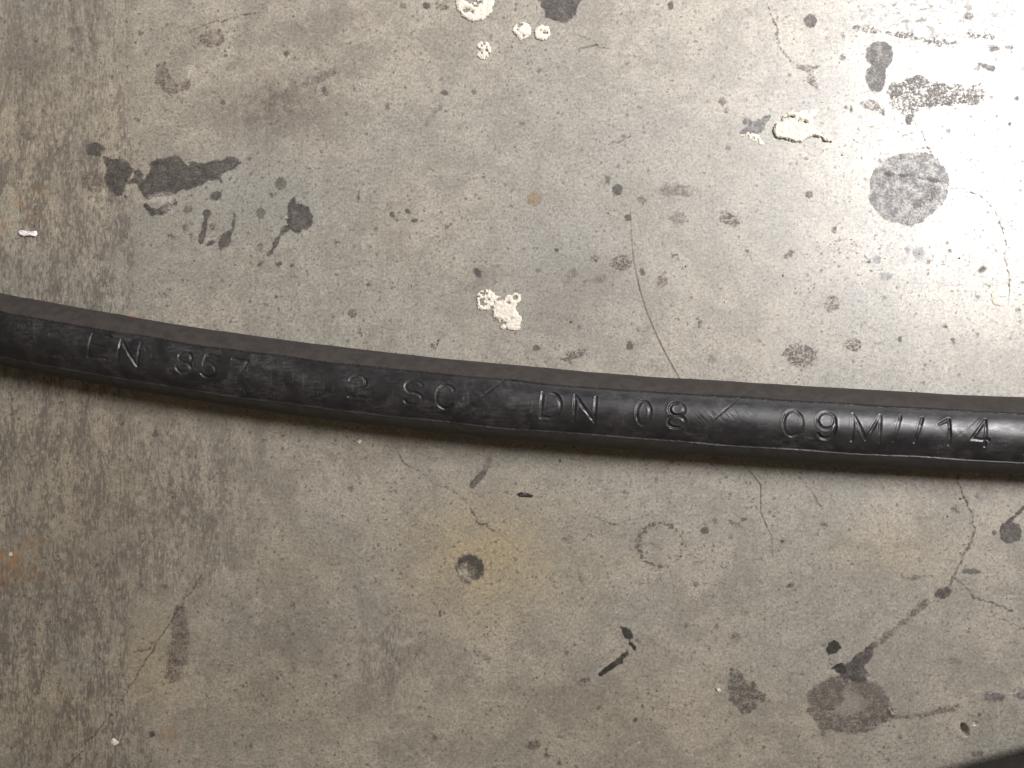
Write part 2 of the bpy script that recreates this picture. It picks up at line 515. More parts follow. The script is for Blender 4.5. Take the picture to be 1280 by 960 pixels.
# stain cut by the top edge
film('oil_stain', 'oil', [P([(664, -16), (672, 0), (677, 7), (683, 13), (683, 20), (692, 23), (700, 25), (707, 29), (716, 26), (721, 19), (722, 10), (727, -2), (732, -20), (700, -32)])],
     'smooth black oil stain reaching in from the top edge of the floor')
# big round one
film('oil_stain', 'grey', [P([(1086, 232), (1090, 216), (1101, 204), (1117, 194), (1135, 191), (1156, 192), (1172, 199), (1182, 209), (1186, 226), (1182, 245), (1172, 263), (1157, 276), (1140, 281), (1122, 279), (1104, 272), (1092, 258), (1087, 245)])],
     'large round grey stain with faint brush marks')
film('scratch', 'drop', [S([(1108, 217), (1135, 219), (1160, 224), (1187, 229)], [1, 2.5, 3, 1.5])])
film('scratch', 'faint', [S([(1125, 196), (1150, 200), (1175, 207)], [2, 3, 2])])
film('oil_stain', 'faint', [S([(1143, 258), (1160, 247), (1172, 238)], [9, 16, 8])])
# stains at the upper right
film('oil_stain', 'oil', [E(1101, 68, 17, 16, 0), E(1096, 97, 13, 16), P([(1086, 72), (1112, 75), (1106, 90), (1090, 90)])], 'dark figure of two joined blobs near the top right')
film('oil_stain', 'speckle', [P([(1122, 104), (1132, 97), (1145, 95), (1160, 101), (1182, 104), (1205, 108), (1222, 104), (1232, 112), (1231, 126), (1205, 131), (1178, 132), (1150, 136), (1136, 148), (1126, 140), (1112, 130), (1118, 116)])],
     'speckled brown stain beside the two joined blobs')
film('oil_stain', 'veiny', [E(1145, 102, 14, 7), E(1172, 113, 16, 6), E(1166, 124, 8, 7), E(1186, 122, 9, 8), E(1215, 124, 14, 6), E(1120, 113, 6, 9)])
film('oil_stain', 'brown', [S([(1079, 129), (1092, 133), (1105, 142)], [7, 11, 4])])
film('oil_drop', 'drop', [E(1136, 151, 4, 5.5)])
film('scratch', 'speckle', [S([(1068, 34), (1095, 38), (1130, 45), (1160, 50), (1193, 55)], [3, 6, 5, 7, 4])])
film('scratch', 'speckle', [S([(1213, 42), (1240, 47)], [5, 6])])
film('oil_drop', 'drop', [S([(1223, 80), (1232, 83), (1239, 86)], [4, 5, 9])])
for p in [(1053, 72, 4, 4.5), (1013, 26, 9, 9), (1054, 46, 3, 4), (1271, 123, 3.5, 3.5), (1262, 155, 2.5, 2.5), (1058, 134, 3, 2), (1064, 136, 2, 4), (1211, 20, 7, 6), (1239, 60, 8, 5), (1262, 59, 6, 4)]:
    film('oil_drop', drop_style(p[0] + p[1]), [E(p[0], p[1], p[2] * .9, p[3] * .9, *p[4:])])
film('oil_stain', 'brown', [S([(990, 79), (1003, 85), (1022, 84)], [4, 6, 5]), S([(1010, 86), (1014, 98), (1021, 108)], [7, 10, 6])])
film('oil_drop', 'grey', [S([(928, 165), (945, 159), (962, 146)], [6, 13, 7])], 'tapered grey smear left of the cream paint splat')
film('oil_drop', 'grey', [E(934, 151, 5, 4.5)])
for p in [(903, 127, 5, 5), (909, 138, 3.5, 2.5), (760, 224, 4, 5.5), (772, 237, 7, 8), (803, 251, 4.5, 6, -30), (785, 272, 4.5, 5, 20), (743, 323, 5, 4.5), (845, 322, 4, 3, 30), (803, 340, 3, 6, -30),
          (787, 432, 4.5, 6), (671, 435, 5, 4), (696, 313, 3, 3), (932, 314, 3, 4), (874, 404, 2.5, 6, -20), (890, 449, 5, 6), (675, 88, 4, 2.2), (838, 7, 4, 6), (504, 7, 5, 3.5), (533, 7, 5, 5), (552, 8, 7, 5, 20)]:
    film('oil_drop', drop_style(p[0] + p[1]) if p[0] != 890 else 'faint', [E(p[0], p[1], p[2] * .9, p[3] * .9, *p[4:])])
film('oil_stain', 'speckle', [E(913, 274, 13, 7, 10)])
film('oil_stain', 'faint', [E(845, 240, 20, 7), E(848, 273, 9, 8)])
film('oil_stain', 'speckle', [E(775, 329, 13, 9)])
film('oil_stain', 'faint', [S([(708, 352), (716, 342)], [6, 9]), S([(730, 351), (752, 349)], [5, 7])])
film('oil_stain', 'speckle', [E(715, 446, 12, 6, -15), E(727, 441, 5, 5)])
film('oil_stain', 'brown', [E(827, 351, 7, 7)])
film('oil_stain', 'rusty', [E(668, 248, 9, 9)], 'small rust coloured spot')
film('oil_stain', 'brown', [E(1040, 380, 10, 10)], 'small round brown spot above the hose')
film('oil_stain', 'speckle', [E(1000, 444, 20, 14)])
film('oil_stain', 'speckle', [E(1066, 431, 10, 8)])
film('oil_stain', 'blue', [E(1148, 317, 7.5, 7.5), E(1134, 313, 3, 4)])
film('oil_stain', 'blue', [E(1096, 325, 5, 5), E(1107, 345, 8, 5)])
for p in [(1043, 288, 4, 4), (1086, 326, 3, 2.6), (1228, 337, 6, 4, -30), (1187, 314, 2.5, 2.2), (1161, 327, 2.5, 2.5), (1192, 425, 3, 3.5), (1125, 424, 3, 4), (1182, 408, 3, 2.5), (1011, 243, 5, 5), (1272, 388, 4, 4)]:
    film('oil_drop', drop_style(p[0] + p[1]), [E(p[0], p[1], p[2] * .9, p[3] * .9, *p[4:])])
film('oil_drop', 'brown', [S([(980, 323), (990, 316)], [3, 6])])
# left of centre, above the hose
film('oil_drop', 'drop', [S([(490, 268), (496, 276)], [6, 3]), S([(496, 276), (499, 266)], [2, 4]), E(509, 264, 4, 3.5), E(519, 276, 3, 2)])
for p in [(440, 392, 6, 6), (450, 415, 4.5, 5), (421, 303, 3, 2), (461, 356, 3.2, 2.2), (345, 371, 2.5, 2.5), (448, 247, 2, 5), (340, 244, 1.5, 3), (541, 432, 3, 3), (205, 369, 4, 4), (556, 116, 5, 3.5), (484, 90, 2.5, 2.5), (484, 133, 3, 4), (593, 114, 3, 4), (406, 115, 4.5, 5.5), (358, 67, 4, 4)]:
    film('oil_drop', drop_style(p[0] + p[1]), [E(p[0], p[1], p[2] * .9, p[3] * .9, *p[4:])])
film('scratch', 'faint', [S([(553, 131), (540, 144), (531, 157), (526, 168)], [2.5, 4, 3.5, 2])])
film('oil_stain', 'blue', [E(599, 342, 5, 6, -30), E(617, 348, 3.5, 3)])
film('oil_stain', 'drop', [E(597, 341, 4, 6, -40)])
film('oil_stain', 'brown', [E(265, 48, 15, 11), ('-', E(270, 46, 5, 4))])
film('oil_stain', 'brown', [S([(201, 82), (203, 100), (218, 112), (235, 104)], [12, 20, 13, 9])])
film('pale_stain', 'pale', [E(239, 89, 7, 7.5)])
film('oil_stain', 'faint', [S([(380, 104), (402, 96), (418, 88)], [6, 9, 5])])
film('oil_stain', 'faint', [S([(90, 8), (96, 40), (100, 70)], [5, 10, 5]), S([(108, 12), (116, 50), (121, 90)], [3, 7, 3])])
film('oil_stain', 'faint', [S([(22, 140), (28, 165), (40, 172)], [8, 10, 5])])
# below the hose
film('oil_drop', 'drop', [S([(604, 592), (590, 607)], [8, 6])])
film('oil_stain', 'faint', [S([(613, 575), (604, 592)], [8, 6])])
film('oil_stain', 'veiny', [E(587, 711, 18, 18)], 'round dark crater in the yellowish part of the floor')
film('oil_stain', 'oil', [S([(576, 702), (586, 698), (598, 703), (602, 714), (596, 722)], [6, 9, 9, 8, 7])])  # dark arc along the upper right inside of the crater
film('pale_stain', 'pale', [E(581, 716, 6, 4, 20)])
film('ring_stain', 'speckle', [('r', 826, 681, 28, 27, 3)], 'faint ring left by a round object')
film('oil_drop', 'tar', [P([(776, 783), (784, 784), (790, 790), (791, 797), (787, 801), (779, 796)])], 'small leaf shaped black mark')
film('oil_drop', 'tar', [S([(789, 805), (793, 811)], [6, 4])])
film('oil_stain', 'tar', [S([(784, 816), (775, 825), (763, 834), (751, 843)], [5, 8, 7, 4])], 'short black slanting streak')
film('oil_stain', 'brown', [E(729, 852, 7, 3.5, -30)])
film('oil_stain', 'veiny', [E(922, 860, 13, 22), E(933, 872, 15, 20), E(951, 872, 6, 7), E(918, 842, 8, 7)], 'speckled dark blotch below the hose')
film('oil_drop', 'brown', [E(667, 931, 9, 6.5)])
film('oil_drop', 'tar', [P([(1036, 803), (1043, 800), (1050, 804), (1051, 811), (1044, 817), (1035, 819), (1033, 812)])], 'small black tar spot above the large brown stain')
film('oil_drop', 'tar', [P([(1040, 835), (1047, 829), (1053, 829), (1060, 840), (1054, 843), (1046, 840)])], 'black tar spot touching the large brown stain')
film('oil_stain', 'brown', [E(1062, 880, 50, 35, 8), ('-', E(1062, 880, 20, 14, 0)), S([(1015, 868), (1012, 888), (1030, 905), (1060, 912)], [8, 12, 14, 8])], 'large round brown stain with a pale middle')
film('pale_stain', 'pale', [P([(1050, 862), (1062, 856), (1070, 868), (1084, 876), (1076, 888), (1058, 896), (1040, 892), (1036, 884), (1050, 878)])], 'pale rubbed middle of the large brown stain')
film('oil_stain', 'brown', [E(1038, 868, 17, 19), S([(1080, 902), (1110, 895)], [14, 12])])
film('oil_stain', 'faint', [E(1062, 880, 52, 36, 8)])
film('oil_stain', 'oil', [E(1067, 842, 20, 9, 8), S([(1065, 838), (1078, 822), (1092, 808)], [20, 14, 8])])
film('oil_stain', 'brown', [S([(1092, 808), (1110, 794), (1130, 778), (1148, 762), (1160, 752)], [7, 4.5, 3.5, 3.5, 7])], 'thin grey tail running up from the large brown stain')
film('oil_stain', 'oil', [E(1179, 741, 11, 6.5, -15)])
film('oil_stain', 'brown', [S([(1112, 895), (1135, 893), (1160, 893), (1180, 888), (1196, 882)], [8, 4, 4, 7, 3])])
film('scratch', 'scratch', [S([(1111, 884), (1116, 892), (1140, 892)], [2, 2.5, 1.5])])
film('oil_stain', 'oil', [E(1263, 666, 14, 14), E(1243, 666, 4, 4), S([(1262, 652), (1280, 634)], [5, 4])], 'dark grey spot near the right edge below the hose')
film('oil_stain', 'grey', [E(1214, 714, 9, 3.5, 0)])
film('oil_stain', 'brown', [S([(1130, 724), (1148, 721), (1166, 720)], [6, 3, 4])])
film('oil_stain', 'grey', [E(1243, 871, 11, 6, 0), E(1278, 868, 16, 6, -12)])
film('scratch', 'scratch', [S([(1236, 867), (1244, 864), (1256, 867), (1268, 866), (1282, 861)], [2, 2.5, 2, 2, 2])])
film('scratch', 'scratch', [S([(1232, 828), (1250, 826), (1282, 825)], [1.5, 2.5, 2.5])], 'fine white scratch near the lower right')
film('scratch', 'scratch', [S([(1110, 760), (1120, 761)], [2, 2])])
film('scratch', 'scratch', [S([(773, 948), (785, 936), (800, 927)], [1.5, 2, 2])])
film('oil_stain', 'faint', [E(1192, 826, 7, 4)])
for p in [(881, 663, 5.5, 4.5), (917, 654, 6, 3, 20), (930, 649, 4, 2.5), (727, 724, 4, 5), (870, 730, 3.5, 3.5), (710, 673, 6, 5), (262, 597, 5, 5), (217, 618, 5, 5), (194, 543, 4.5, 4.5), (989, 731, 6, 3.5, -30), (978, 677, 3, 2.5), (748, 885, 2.5, 2.5),
          (1030, 656, 5, 2.5, 20), (1195, 637, 5, 3.5), (608, 823, 6, 4, 20), (190, 918, 4, 4), (699, 954, 3, 3), (684, 944, 3, 3.5), (1224, 893, 3, 2.5), (1225, 941, 4.5, 4), (920, 797, 7, 7), (794, 900, 3, 3), (936, 603, 4, 2.5), (550, 766, 2, 4)]:
    film('oil_drop', drop_style(p[0] + p[1]) if p[0] not in (710, 727, 608, 920, 262) else 'faint', [E(p[0], p[1], p[2] * .9, p[3] * .9, *p[4:])])
film('oil_stain', 'brown', [S([(225, 762), (226, 790), (222, 820), (216, 842)], [12, 24, 26, 20])], 'long brown stain beside the diagonal crack')
# cracks and scratches
CRACKS = [
    ([(1197, 596), (1203, 616), (1211, 632), (1216, 648), (1218, 662), (1212, 680), (1204, 697), (1196, 710), (1190, 722), (1186, 733)], [2, 3.4, 2.4, 2.6, 6, 4, 3, 4, 3, 3], 'crack', 'dark crack running down from under the hose at the right'),
    ([(1195, 723), (1208, 735), (1216, 746), (1240, 754), (1264, 763)], [1.6, 2, 2.4, 2.6, 3], 'crack', None),
    ([(1250, 774), (1265, 779), (1280, 786)], [1.6, 2.6, 1.8], 'crack', None),
    ([(1139, 144), (1147, 158), (1154, 172), (1160, 186), (1168, 198)], [2, 2, 2.4, 3, 2], 'crack', None),
    ([(1187, 234), (1205, 236), (1222, 242), (1238, 256), (1250, 280), (1256, 303), (1257, 330), (1263, 352), (1260, 380)], [1.6, 2, 2.6, 1.4, 2.6, 2.4, 1.6, 2.4, 1.4], 'crack', None),
    ([(495, 560), (503, 577), (520, 586), (545, 603), (562, 612), (580, 624), (590, 638), (598, 651), (612, 659), (640, 679), (650, 690)], [2, 2.6, 1.4, 1.0, 1.2, 1.8, 2.2, 4, 2.2, 1.6, 1.2], 'crack', 'hairline crack leading to the dark crater'),
    ([(252, 718), (240, 736), (226, 758), (213, 779), (198, 803), (188, 816), (175, 836), (161, 862), (149, 878), (134, 900), (120, 918), (108, 926), (104, 938), (86, 956)], [3, 3.2, 2, 2.6, 3, 2.6, 2, 2.4, 2, 1.6, 3, 2, 1.8, 1.8], 'crack', 'long diagonal crack in the lower left'),
    ([(160, 818), (175, 814), (190, 808)], [1.6, 2.6, 2.2], 'crack', None),
    ([(236, 40), (252, 32), (270, 27), (290, 22), (308, 19), (325, 16)], [1.8, 1.6, 2.4, 1.6, 2.4, 1.4], 'crack', None),
    ([(955, 0), (966, 22), (972, 38), (974, 58), (988, 77)], [1.4, 2.2, 4, 2, 3], 'crack', None),
    ([(788, 262), (789, 290), (792, 325), (800, 362), (808, 388), (818, 412), (830, 438), (842, 460), (850, 474)], [0.7, 0.9, 1.2, 1.7, 1.9, 2.0, 2.2, 2.2, 2.2], 'hair', 'fine dark hairline running down to the hose'),
    ([(829, 276), (820, 295), (815, 316), (812, 345), (815, 372)], [0.9, 1.4, 1.8, 1.6, 0.8], 'scratch', None),
    ([(929, 580), (940, 592), (951, 606), (951, 640), (957, 654), (965, 672), (966, 696)], [1.6, 2, 2, 1.6, 1.8, 1.2, 0.8], 'hair', None),
    ([(730, 640), (748, 648), (768, 656)], [1.2, 1.6, 2], 'crack', None),
    ([(768, 656), (790, 650), (812, 643)], [2.2, 1.4, 1], 'crack', None),
    ([(862, 706), (876, 702), (884, 697)], [1.4, 2, 1.4], 'crack', None),
    ([(940, 624), (955, 619)], [1.2, 1.8], 'crack', None),
    ([(828, 882), (848, 890), (866, 896)], [1.2, 1.6, 1.2], 'crack', None),
    ([(1003, 600), (1018, 622), (1026, 632)], [1.4, 2.2, 3], 'crack', None),
    ([(540, 440), (550, 425), (560, 412)], [1.2, 1.8, 1], 'crack', None),
    ([(762, 180), (778, 176), (790, 170)], [1.2, 1.8, 1.2], 'crack', None),
    ([(725, 61), (745, 58), (762, 62)], [2, 3, 1.6], 'crack', None),
    ([(722, 44), (736, 49)], [1.4, 2.2], 'crack', None),
]
for pts, w, sty, lab in CRACKS:
    # add small wander between the given points
    q, ww = [], []
    for i in range(len(pts) - 1):
        n = max(2, int(math.hypot(pts[i + 1][0] - pts[i][0], pts[i + 1][1] - pts[i][1]) / 5))
        for j in range(n):
            t = j / n
            jit = 0.15 if (sty != 'crack') else 1.9
            q.append((pts[i][0] * (1 - t) + pts[i + 1][0] * t + random.uniform(-jit, jit), pts[i][1] * (1 - t) + pts[i + 1][1] * t + random.uniform(-jit, jit)))
            ww.append((w[i] * (1 - t) + w[i + 1] * t) * (0.85 if sty != 'crack' else random.uniform(0.35, 1.15)))
    q.append(pts[-1]); ww.append(w[-1])
    film('crack' if sty != 'scratch' else 'scratch', sty, [S(q, ww)], lab, step=1.0, margin=1.6)


# ------------------------------------------------------------------ dried paint: thin raised crusts
def mat_paint(name, c1, c2):
    T = NT(name)
    v = T.co()
    col = T.mix(T.mr(T.noise(v, 1.4, 4, 0.65), 0.35, 0.65), c1, c2)
    col = T.mix(T.m('MULTIPLY', T.mr(T.noise(v, 3.2, 3, 0.7), 0.60, 0.70), 0.6), col, (0.30, 0.24, 0.19))
    nb = T.bump(T.noise(v, 2.6, 4, 0.65), 0.7, 0.00012)
    return T.finish(T.bsdf(col, 0.6, nb, 0.35))


PAINT = mat_paint('dried_cream_paint', (0.66, 0.59, 0.50), (0.80, 0.75, 0.66))
PAINTY = mat_paint('dried_ivory_paint', (0.74, 0.70, 0.56), (0.84, 0.81, 0.70))


def splat(label, prims, hole=0.0, rag=3.0, hgt=0.00038, mat=None, holes=(), seed=1, group='dried paint splats'):
    x0, x1, y0, y1 = bounds(prims)
    st = 0.7
    gx = np.arange(x0 - 3, x1 + 3, st); gy = np.arange(y0 - 3, y1 + 3, st)
    X, Y = np.meshgrid(gx, gy, indexing='ij')
    sd = sd_shape(X, Y, prims) + (fbm(X / 5.0, Y / 5.0, seed, 3) - 0.5) * rag * 2 + (fbm(X / 1.8, Y / 1.8, seed + 40, 2) - 0.5) * 2.6
    for c in holes:
        sd = np.maximum(sd, -(sd_shape(X, Y, [c]) + (fbm(X / 3.0, Y / 3.0, seed + 9, 3) - 0.5) * 5))
    if hole > 0:
        nn = fbm(X / 3.2, Y / 3.2, seed + 5, 3)
        sd = np.maximum(sd, (hole - nn) * 12.0 + 0.0)
    s = sd.ravel()
    F = grid_faces(len(gx), len(gy))
    keep = s[F].mean(1) < 0.15
    wx, wy = at(X.ravel(), Y.ravel())
    z = hgt * np.sqrt(np.clip((0.3 - s) / 3.0, 0, 1)) * (0.65 + 0.7 * fbm(X / 4, Y / 4, seed + 3).ravel()) + 7.0e-5
    V = np.stack([wx, wy, z], -1)
    used, f = compact(V, F, keep)
    o = link_mesh('paint_splat', V[used], f[:, ::-1], mat or PAINT)
    # origin at the crust's base
    c = V[used].mean(0); c[2] = 0
    o.data.transform(Matrix.Translation(Vector((-c[0], -c[1], 0)))); o.location = (c[0], c[1], 0)
    tag(o, label, 'paint splat', group)
    return o


splat('round cream paint splat cut by the top edge, worn brown inside', [E(594, 1, 24, 26)], 0.0, 1.6, holes=[E(589, -1, 8, 6), S([(580, 14), (586, 13), (590, 15)], 2.4), S([(594, 8), (600, 4)], 3)], seed=4)
splat('faint half worn pale paint drop below the splat at the top edge', [E(605, 63, 9, 11)], 0.36, 1.6, seed=9)
splat('round cream paint drop, left of a pair near the top', [E(653, 39, 11, 10)], 0.0, 1.6, holes=[S([(646, 37), (648, 33), (653, 31)], 2), S([(648, 46), (658, 45)], 1.5)], seed=12)
splat('round cream paint drop, right of a pair near the top', [E(678, 41, 9.5, 9.5)], 0.0, 1.4, holes=[S([(676, 39), (684, 42)], 1.2)], seed=15)
splat('torn cream paint splat shaped like a butterfly above the hose', [
    P([(619, 376), (628, 376), (634, 369), (645, 366), (652, 369), (650, 376), (645, 383), (645, 388), (649, 394), (652, 396), (651, 404), (650, 412), (640, 413), (634, 411), (632, 405), (624, 402), (617, 396), (616, 388)]),
    E(629, 409, 3, 3)], 0.0, 1.1, holes=[E(644, 372, 2.5, 2.5), E(636, 379, 2, 1.6), E(630, 403, 4, 2), E(638, 399, 1.2, 1.2)], seed=21)
splat('round flaked cream paint spot touching the butterfly splat', [
    E(607, 375, 12, 13), S([(612, 366), (618, 372), (624, 371)], [8, 7, 4]), S([(600, 384), (606, 386), (612, 383)], [5, 5, 4]), S([(607, 364), (610, 372), (612, 378)], [5, 6, 4])], 0.40, 2.0, holes=[S([(601, 376), (604, 381), (610, 380)], 2.2), S([(601, 366), (606, 370)], 2)], seed=25)
splat('thick ivory paint splat near the top right with a grey smear beside it', [
    P([(977, 146), (985, 141), (998, 139), (1010, 138), (1018, 136), (1024, 137), (1022, 143), (1016, 148), (1017, 158), (1018, 162), (1024, 164), (1028, 170), (1036, 172), (1040, 177), (1033, 178), (1026, 172), (1014, 171), (1008, 174), (1003, 178), (992, 178), (980, 175), (970, 172), (966, 165), (967, 157), (970, 155), (978, 153)])],
    0.0, 1.6, 0.0007, PAINTY, holes=[S([(977, 149), (990, 147)], 2.0), S([(998, 152), (1006, 154)], 1.6)], seed=31)
splat('scraped remains of pale paint left of the ivory splat', [S([(928, 168), (938, 170), (946, 173), (953, 179)], [6, 8, 7, 5])], 0.46, 2.2, 0.00012, seed=35)
splat('pale cracked paint drop at the right edge above the hose', [E(1248, 371, 9.5, 10)], 0.0, 1.4, 0.00014, PAINTY, holes=[S([(1240, 375), (1249, 372), (1258, 372)], 1.2)], seed=38)
splat('tiny cream paint speck in the dark stained lower left', [E(143, 927, 4.5, 4)], 0.0, 1.2, seed=41)


# ------------------------------------------------------------------ loose bits
def chip(name, label, cat, pts, thick, mat, group=None):
    cx = sum(p[0] for p in pts) / len(pts); cy = sum(p[1] for p in pts) / len(pts)
    ox, oy = at(cx, cy)
    V, n = [], len(pts)
    for zz, sc in ((0.00005, 0.94), (thick * 0.6, 1.0), (thick, 0.82)):
        for i, p in enumerate(pts):
            x, y = at(cx + (p[0] - cx) * sc, cy + (p[1] - cy) * sc)
            V.append((float(x - ox), float(y - oy), zz * (1 + 0.2 * math.sin(i * 2.3)) if zz > 0.0001 else zz))
    V.append((0, 0, thick * 1.02))
    F = []
    for r in range(2):
        for i in range(n):
            j = (i + 1) % n
            F.append((r * n + i, r * n + n + i, r * n + n + j)); F.append((r * n + i, r * n + n + j, r * n + j))
    for i in range(n):
        F.append((2 * n + i, 3 * n, 2 * n + (i + 1) % n))
    o = link_mesh(name, V, F, mat, None, False)
    o.location = (float(ox), float(oy), 0)
    return tag(o, label, cat, group)


def mat_plain(name, c1, c2, rough):
    T = NT(name); v = T.co()
    col = T.mix(T.mr(T.noise(v, 1.5, 4, 0.65), 0.35, 0.65), c1, c2)
    return T.finish(T.bsdf(col, rough, T.bump(T.noise(v, 3.0, 3, 0.6), 0.5, 0.0001), 0.4))


FLAKE = mat_plain('white_flake', (0.78, 0.76, 0.73), (0.86, 0.84, 0.81), 0.5)
DARKCHIP = mat_plain('dark_chip', (0.02, 0.018, 0.016), (0.06, 0.05, 0.045), 0.5)
ORANGE = mat_plain('orange_crumb', (0.36, 0.12, 0.055), (0.45, 0.17, 0.08), 0.5)
SAND = mat_plain('pale_grain', (0.55, 0.50, 0.43), (0.72, 0.68, 0.6), 0.5)
chip('paint_flake', 'small oblong white flake lying at the far left above the hose', 'flake', [(24, 290), (27, 288), (34, 289), (41, 290), (47, 289), (48, 293), (46, 296), (38, 295), (31, 296), (26, 294)], 0.0007, FLAKE)
chip('dark_chip', 'tiny dark pointed chip lying just below the hose', 'chip', [(647, 617), (651, 615), (659, 616), (667, 619), (666, 621), (656, 621), (650, 620)], 0.0006, DARKCHIP)
chip('orange_crumb', 'tiny orange crumb against the upper side of the hose', 'crumb', [(163.5, 396.5), (166, 394), (169.5, 395.5), (169.5, 399), (165, 399)], 0.0005, ORANGE)
chip('sand_grain', 'tiny pale grain on the rust streak at the left edge', 'grain', [(12, 691), (15, 690), (16, 694), (13, 695)], 0.0004, SAND)
chip('sand_grain', 'pale grain just below the shadow of the hose', 'grain', [(446, 552), (450, 549), (453, 551), (450, 555)], 0.0005, SAND)
chip('sand_grain', 'white crumb beside the speckled dark blotch', 'grain', [(895, 860), (899, 859), (901, 863), (897, 863)], 0.0005, FLAKE)


def grit():
    rng = np.random.default_rng(5)
    V, F, C = [], [], []
    n = 820
    xs = rng.uniform(-0.13, 0.13, n); ys = rng.uniform(-0.10, 0.10, n)
    side = np.where(rng.random(240) < 0.5, 1, -1)         # some of it gathers along the hose
    ys[:240] = main_path(xs[:240]) + side * (R * 0.55 + np.abs(rng.normal(0, 0.0035, 240)))
    base = np.array([(1, 0, 0), (-.9, .2, 0), (0, 1, .1), (.1, -.95, 0), (0, .1, .8), (0, 0, -.3)])
    tri = [(0, 2, 4), (2, 1, 4), (1, 3, 4), (3, 0, 4), (2, 0, 5), (1, 2, 5), (3, 1, 5), (0, 3, 5)]
    for k in range(n):
        r = 0.00006 + 0.00016 * rng.random() ** 3
        a = rng.uniform(0, 6.28); e = rng.uniform(.5, 1.4)
        p = base * (1 + rng.uniform(-.3, .3, (6, 1)))
        x = p[:, 0] * math.cos(a) * e - p[:, 1] * math.sin(a); y = p[:, 0] * math.sin(a) * e + p[:, 1] * math.cos(a)
        o = len(V)
        for q in range(6): V.append((xs[k] + x[q] * r, ys[k] + y[q] * r, 0.00007 + (p[q, 2] + .3) * r))
        F += [(t[0] + o, t[1] + o, t[2] + o) for t in tri]
        C += [rng.random()] * 6
    T = NT('loose_grit')
    col = T.mix(T.mr(T.attr('shade'), 0.45, 0.55), (0.06, 0.05, 0.042), (0.55, 0.51, 0.44))
    o = link_mesh('grit', V, F, T.finish(T.bsdf(col, 0.6, None, 0.4)), None, False)
    a = o.data.attributes.new('shade', 'FLOAT', 'POINT'); a.data.foreach_set('value', np.array(C, np.float32))
    tag(o, 'fine loose grit scattered over the concrete', 'grit', None, 'stuff')



# ------------------------------------------------------------------ hose
def mat_cover():
    T = NT('matte_wrapped_rubber')
    v = T.co()
    n = T.noise(v, 0.5, 4, 0.6)
    col = T.mix(T.mr(n, 0.35, 0.65), (0.040, 0.035, 0.032), (0.056, 0.049, 0.045))
    dust = T.mr(T.noise(v, 5.0, 3, 0.7), 0.56, 0.72)
    col = T.mix(T.m('MULTIPLY', dust, 0.35), col, (0.17, 0.145, 0.125))
    w = T.noise(v, 4.0, 3, 0.7)
    nb = T.bump(w, 0.6, 0.00008)
    return T.finish(T.bsdf(col, T.mr(n, 0.3, 0.7, 0.62, 0.74), nb, 0.2))


def mat_band():
    T = NT('smooth_black_rubber')
    v = T.co()
    n = T.noise(v, 0.35, 4, 0.65)
    sv = T.co(0.35, 1.6, math.radians(38))
    st = T.noise(sv, 1.4, 4, 0.7)
    sm = T.noise(v, 0.16, 3, 0.55, 0.6)
    col = T.mix(T.mr(n, 0.35, 0.65), (0.014, 0.0135, 0.015), (0.025, 0.0235, 0.024))
    # dust smears wiped along the strip
    ds = T.m('MULTIPLY', T.mr(sm, 0.45, 0.65), T.mr(st, 0.40, 0.70))
    col = T.mix(T.m('MULTIPLY', ds, 0.42), col, (0.095, 0.085, 0.088))
    sc = T.m('MULTIPLY', T.mr(T.noise(T.co(1.0, 0.12, math.radians(-50)), 2.6, 3, 0.7), 0.60, 0.66), T.mr(sm, 0.42, 0.58))
    col = T.mix(T.m('MULTIPLY', sc, 0.30), col, (0.16, 0.145, 0.145))
    fine = T.noise(v, 4.5, 3, 0.7)
    rough = T.m('ADD', T.mr(sm, 0.3, 0.7, 0.28, 0.44), T.m('ADD', T.mr(st, 0.3, 0.7, -0.03, 0.07), T.mr(fine, 0.3, 0.7, -0.04, 0.05)))
    h = T.m('ADD', T.m('MULTIPLY', st, 0.5), T.m('MULTIPLY', fine, 0.5))
    nb = T.bump(h, 0.30, 0.00004)
    return T.finish(T.bsdf(col, rough, nb, 0.5))


COVER = mat_cover()
BAND = mat_band()
R = 0.00742


def arc(cx, cy, rx, ry, a0, a1, n=20):
    return [(cx + rx * math.cos(math.radians(a0 + (a1 - a0) * i / n)), cy + ry * math.sin(math.radians(a0 + (a1 - a0) * i / n))) for i in range(n + 1)]


GL = {   # letter strokes in a unit box, y upwards
    'E': [[(1, 1), (0, 1), (0, 0), (1, 0)], [(0, .52), (.8, .52)]],
    'N': [[(0, 0), (0, 1), (1, 0), (1, 1)]],
    '8': [arc(.5, .74, .42, .26, 0, 360, 28), arc(.5, .24, .5, .25, 0, 360, 28)],
    '5': [[(.95, 1), (.15, 1), (.08, .55)] + arc(.46, .32, .5, .32, 130, -150, 24)],
    '7': [[(0, .98), (1, .98), (.42, 0)]],
    '2': [arc(.5, .70, .48, .30, 170, -35, 20) + [(.02, 0), (1, 0)]],
    'S': [arc(.5, .745, .44, .255, 25, 250, 20) + arc(.5, .255, .48, .255, 75, -155, 20)],
    'C': [arc(.5, .5, .5, .5, 40, 320, 28)],
    'D': [[(0, 0), (0, 1), (.45, 1)] + arc(.45, .5, .55, .5, 88, -88, 18) + [(0, 0)]],
    '0': [arc(.5, .5, .5, .5, 0, 360, 36)],
    '9': [arc(.5, .69, .46, .31, 0, 360, 28), arc(.5, .36, .47, .36, 10, -150, 16), [(.96, .69), (.965, .4)]],
    'M': [[(0, 0), (0, 1), (.5, .06), (1, 1), (1, 0)]],
    '/': [[(0, 0), (1, 1)]],
    '1': [[(.0, .78), (.75, .98), (.8, 0)], ],
    '4': [[(.82, 0), (.82, 1), (0, .24), (1.0, .24)]],
}
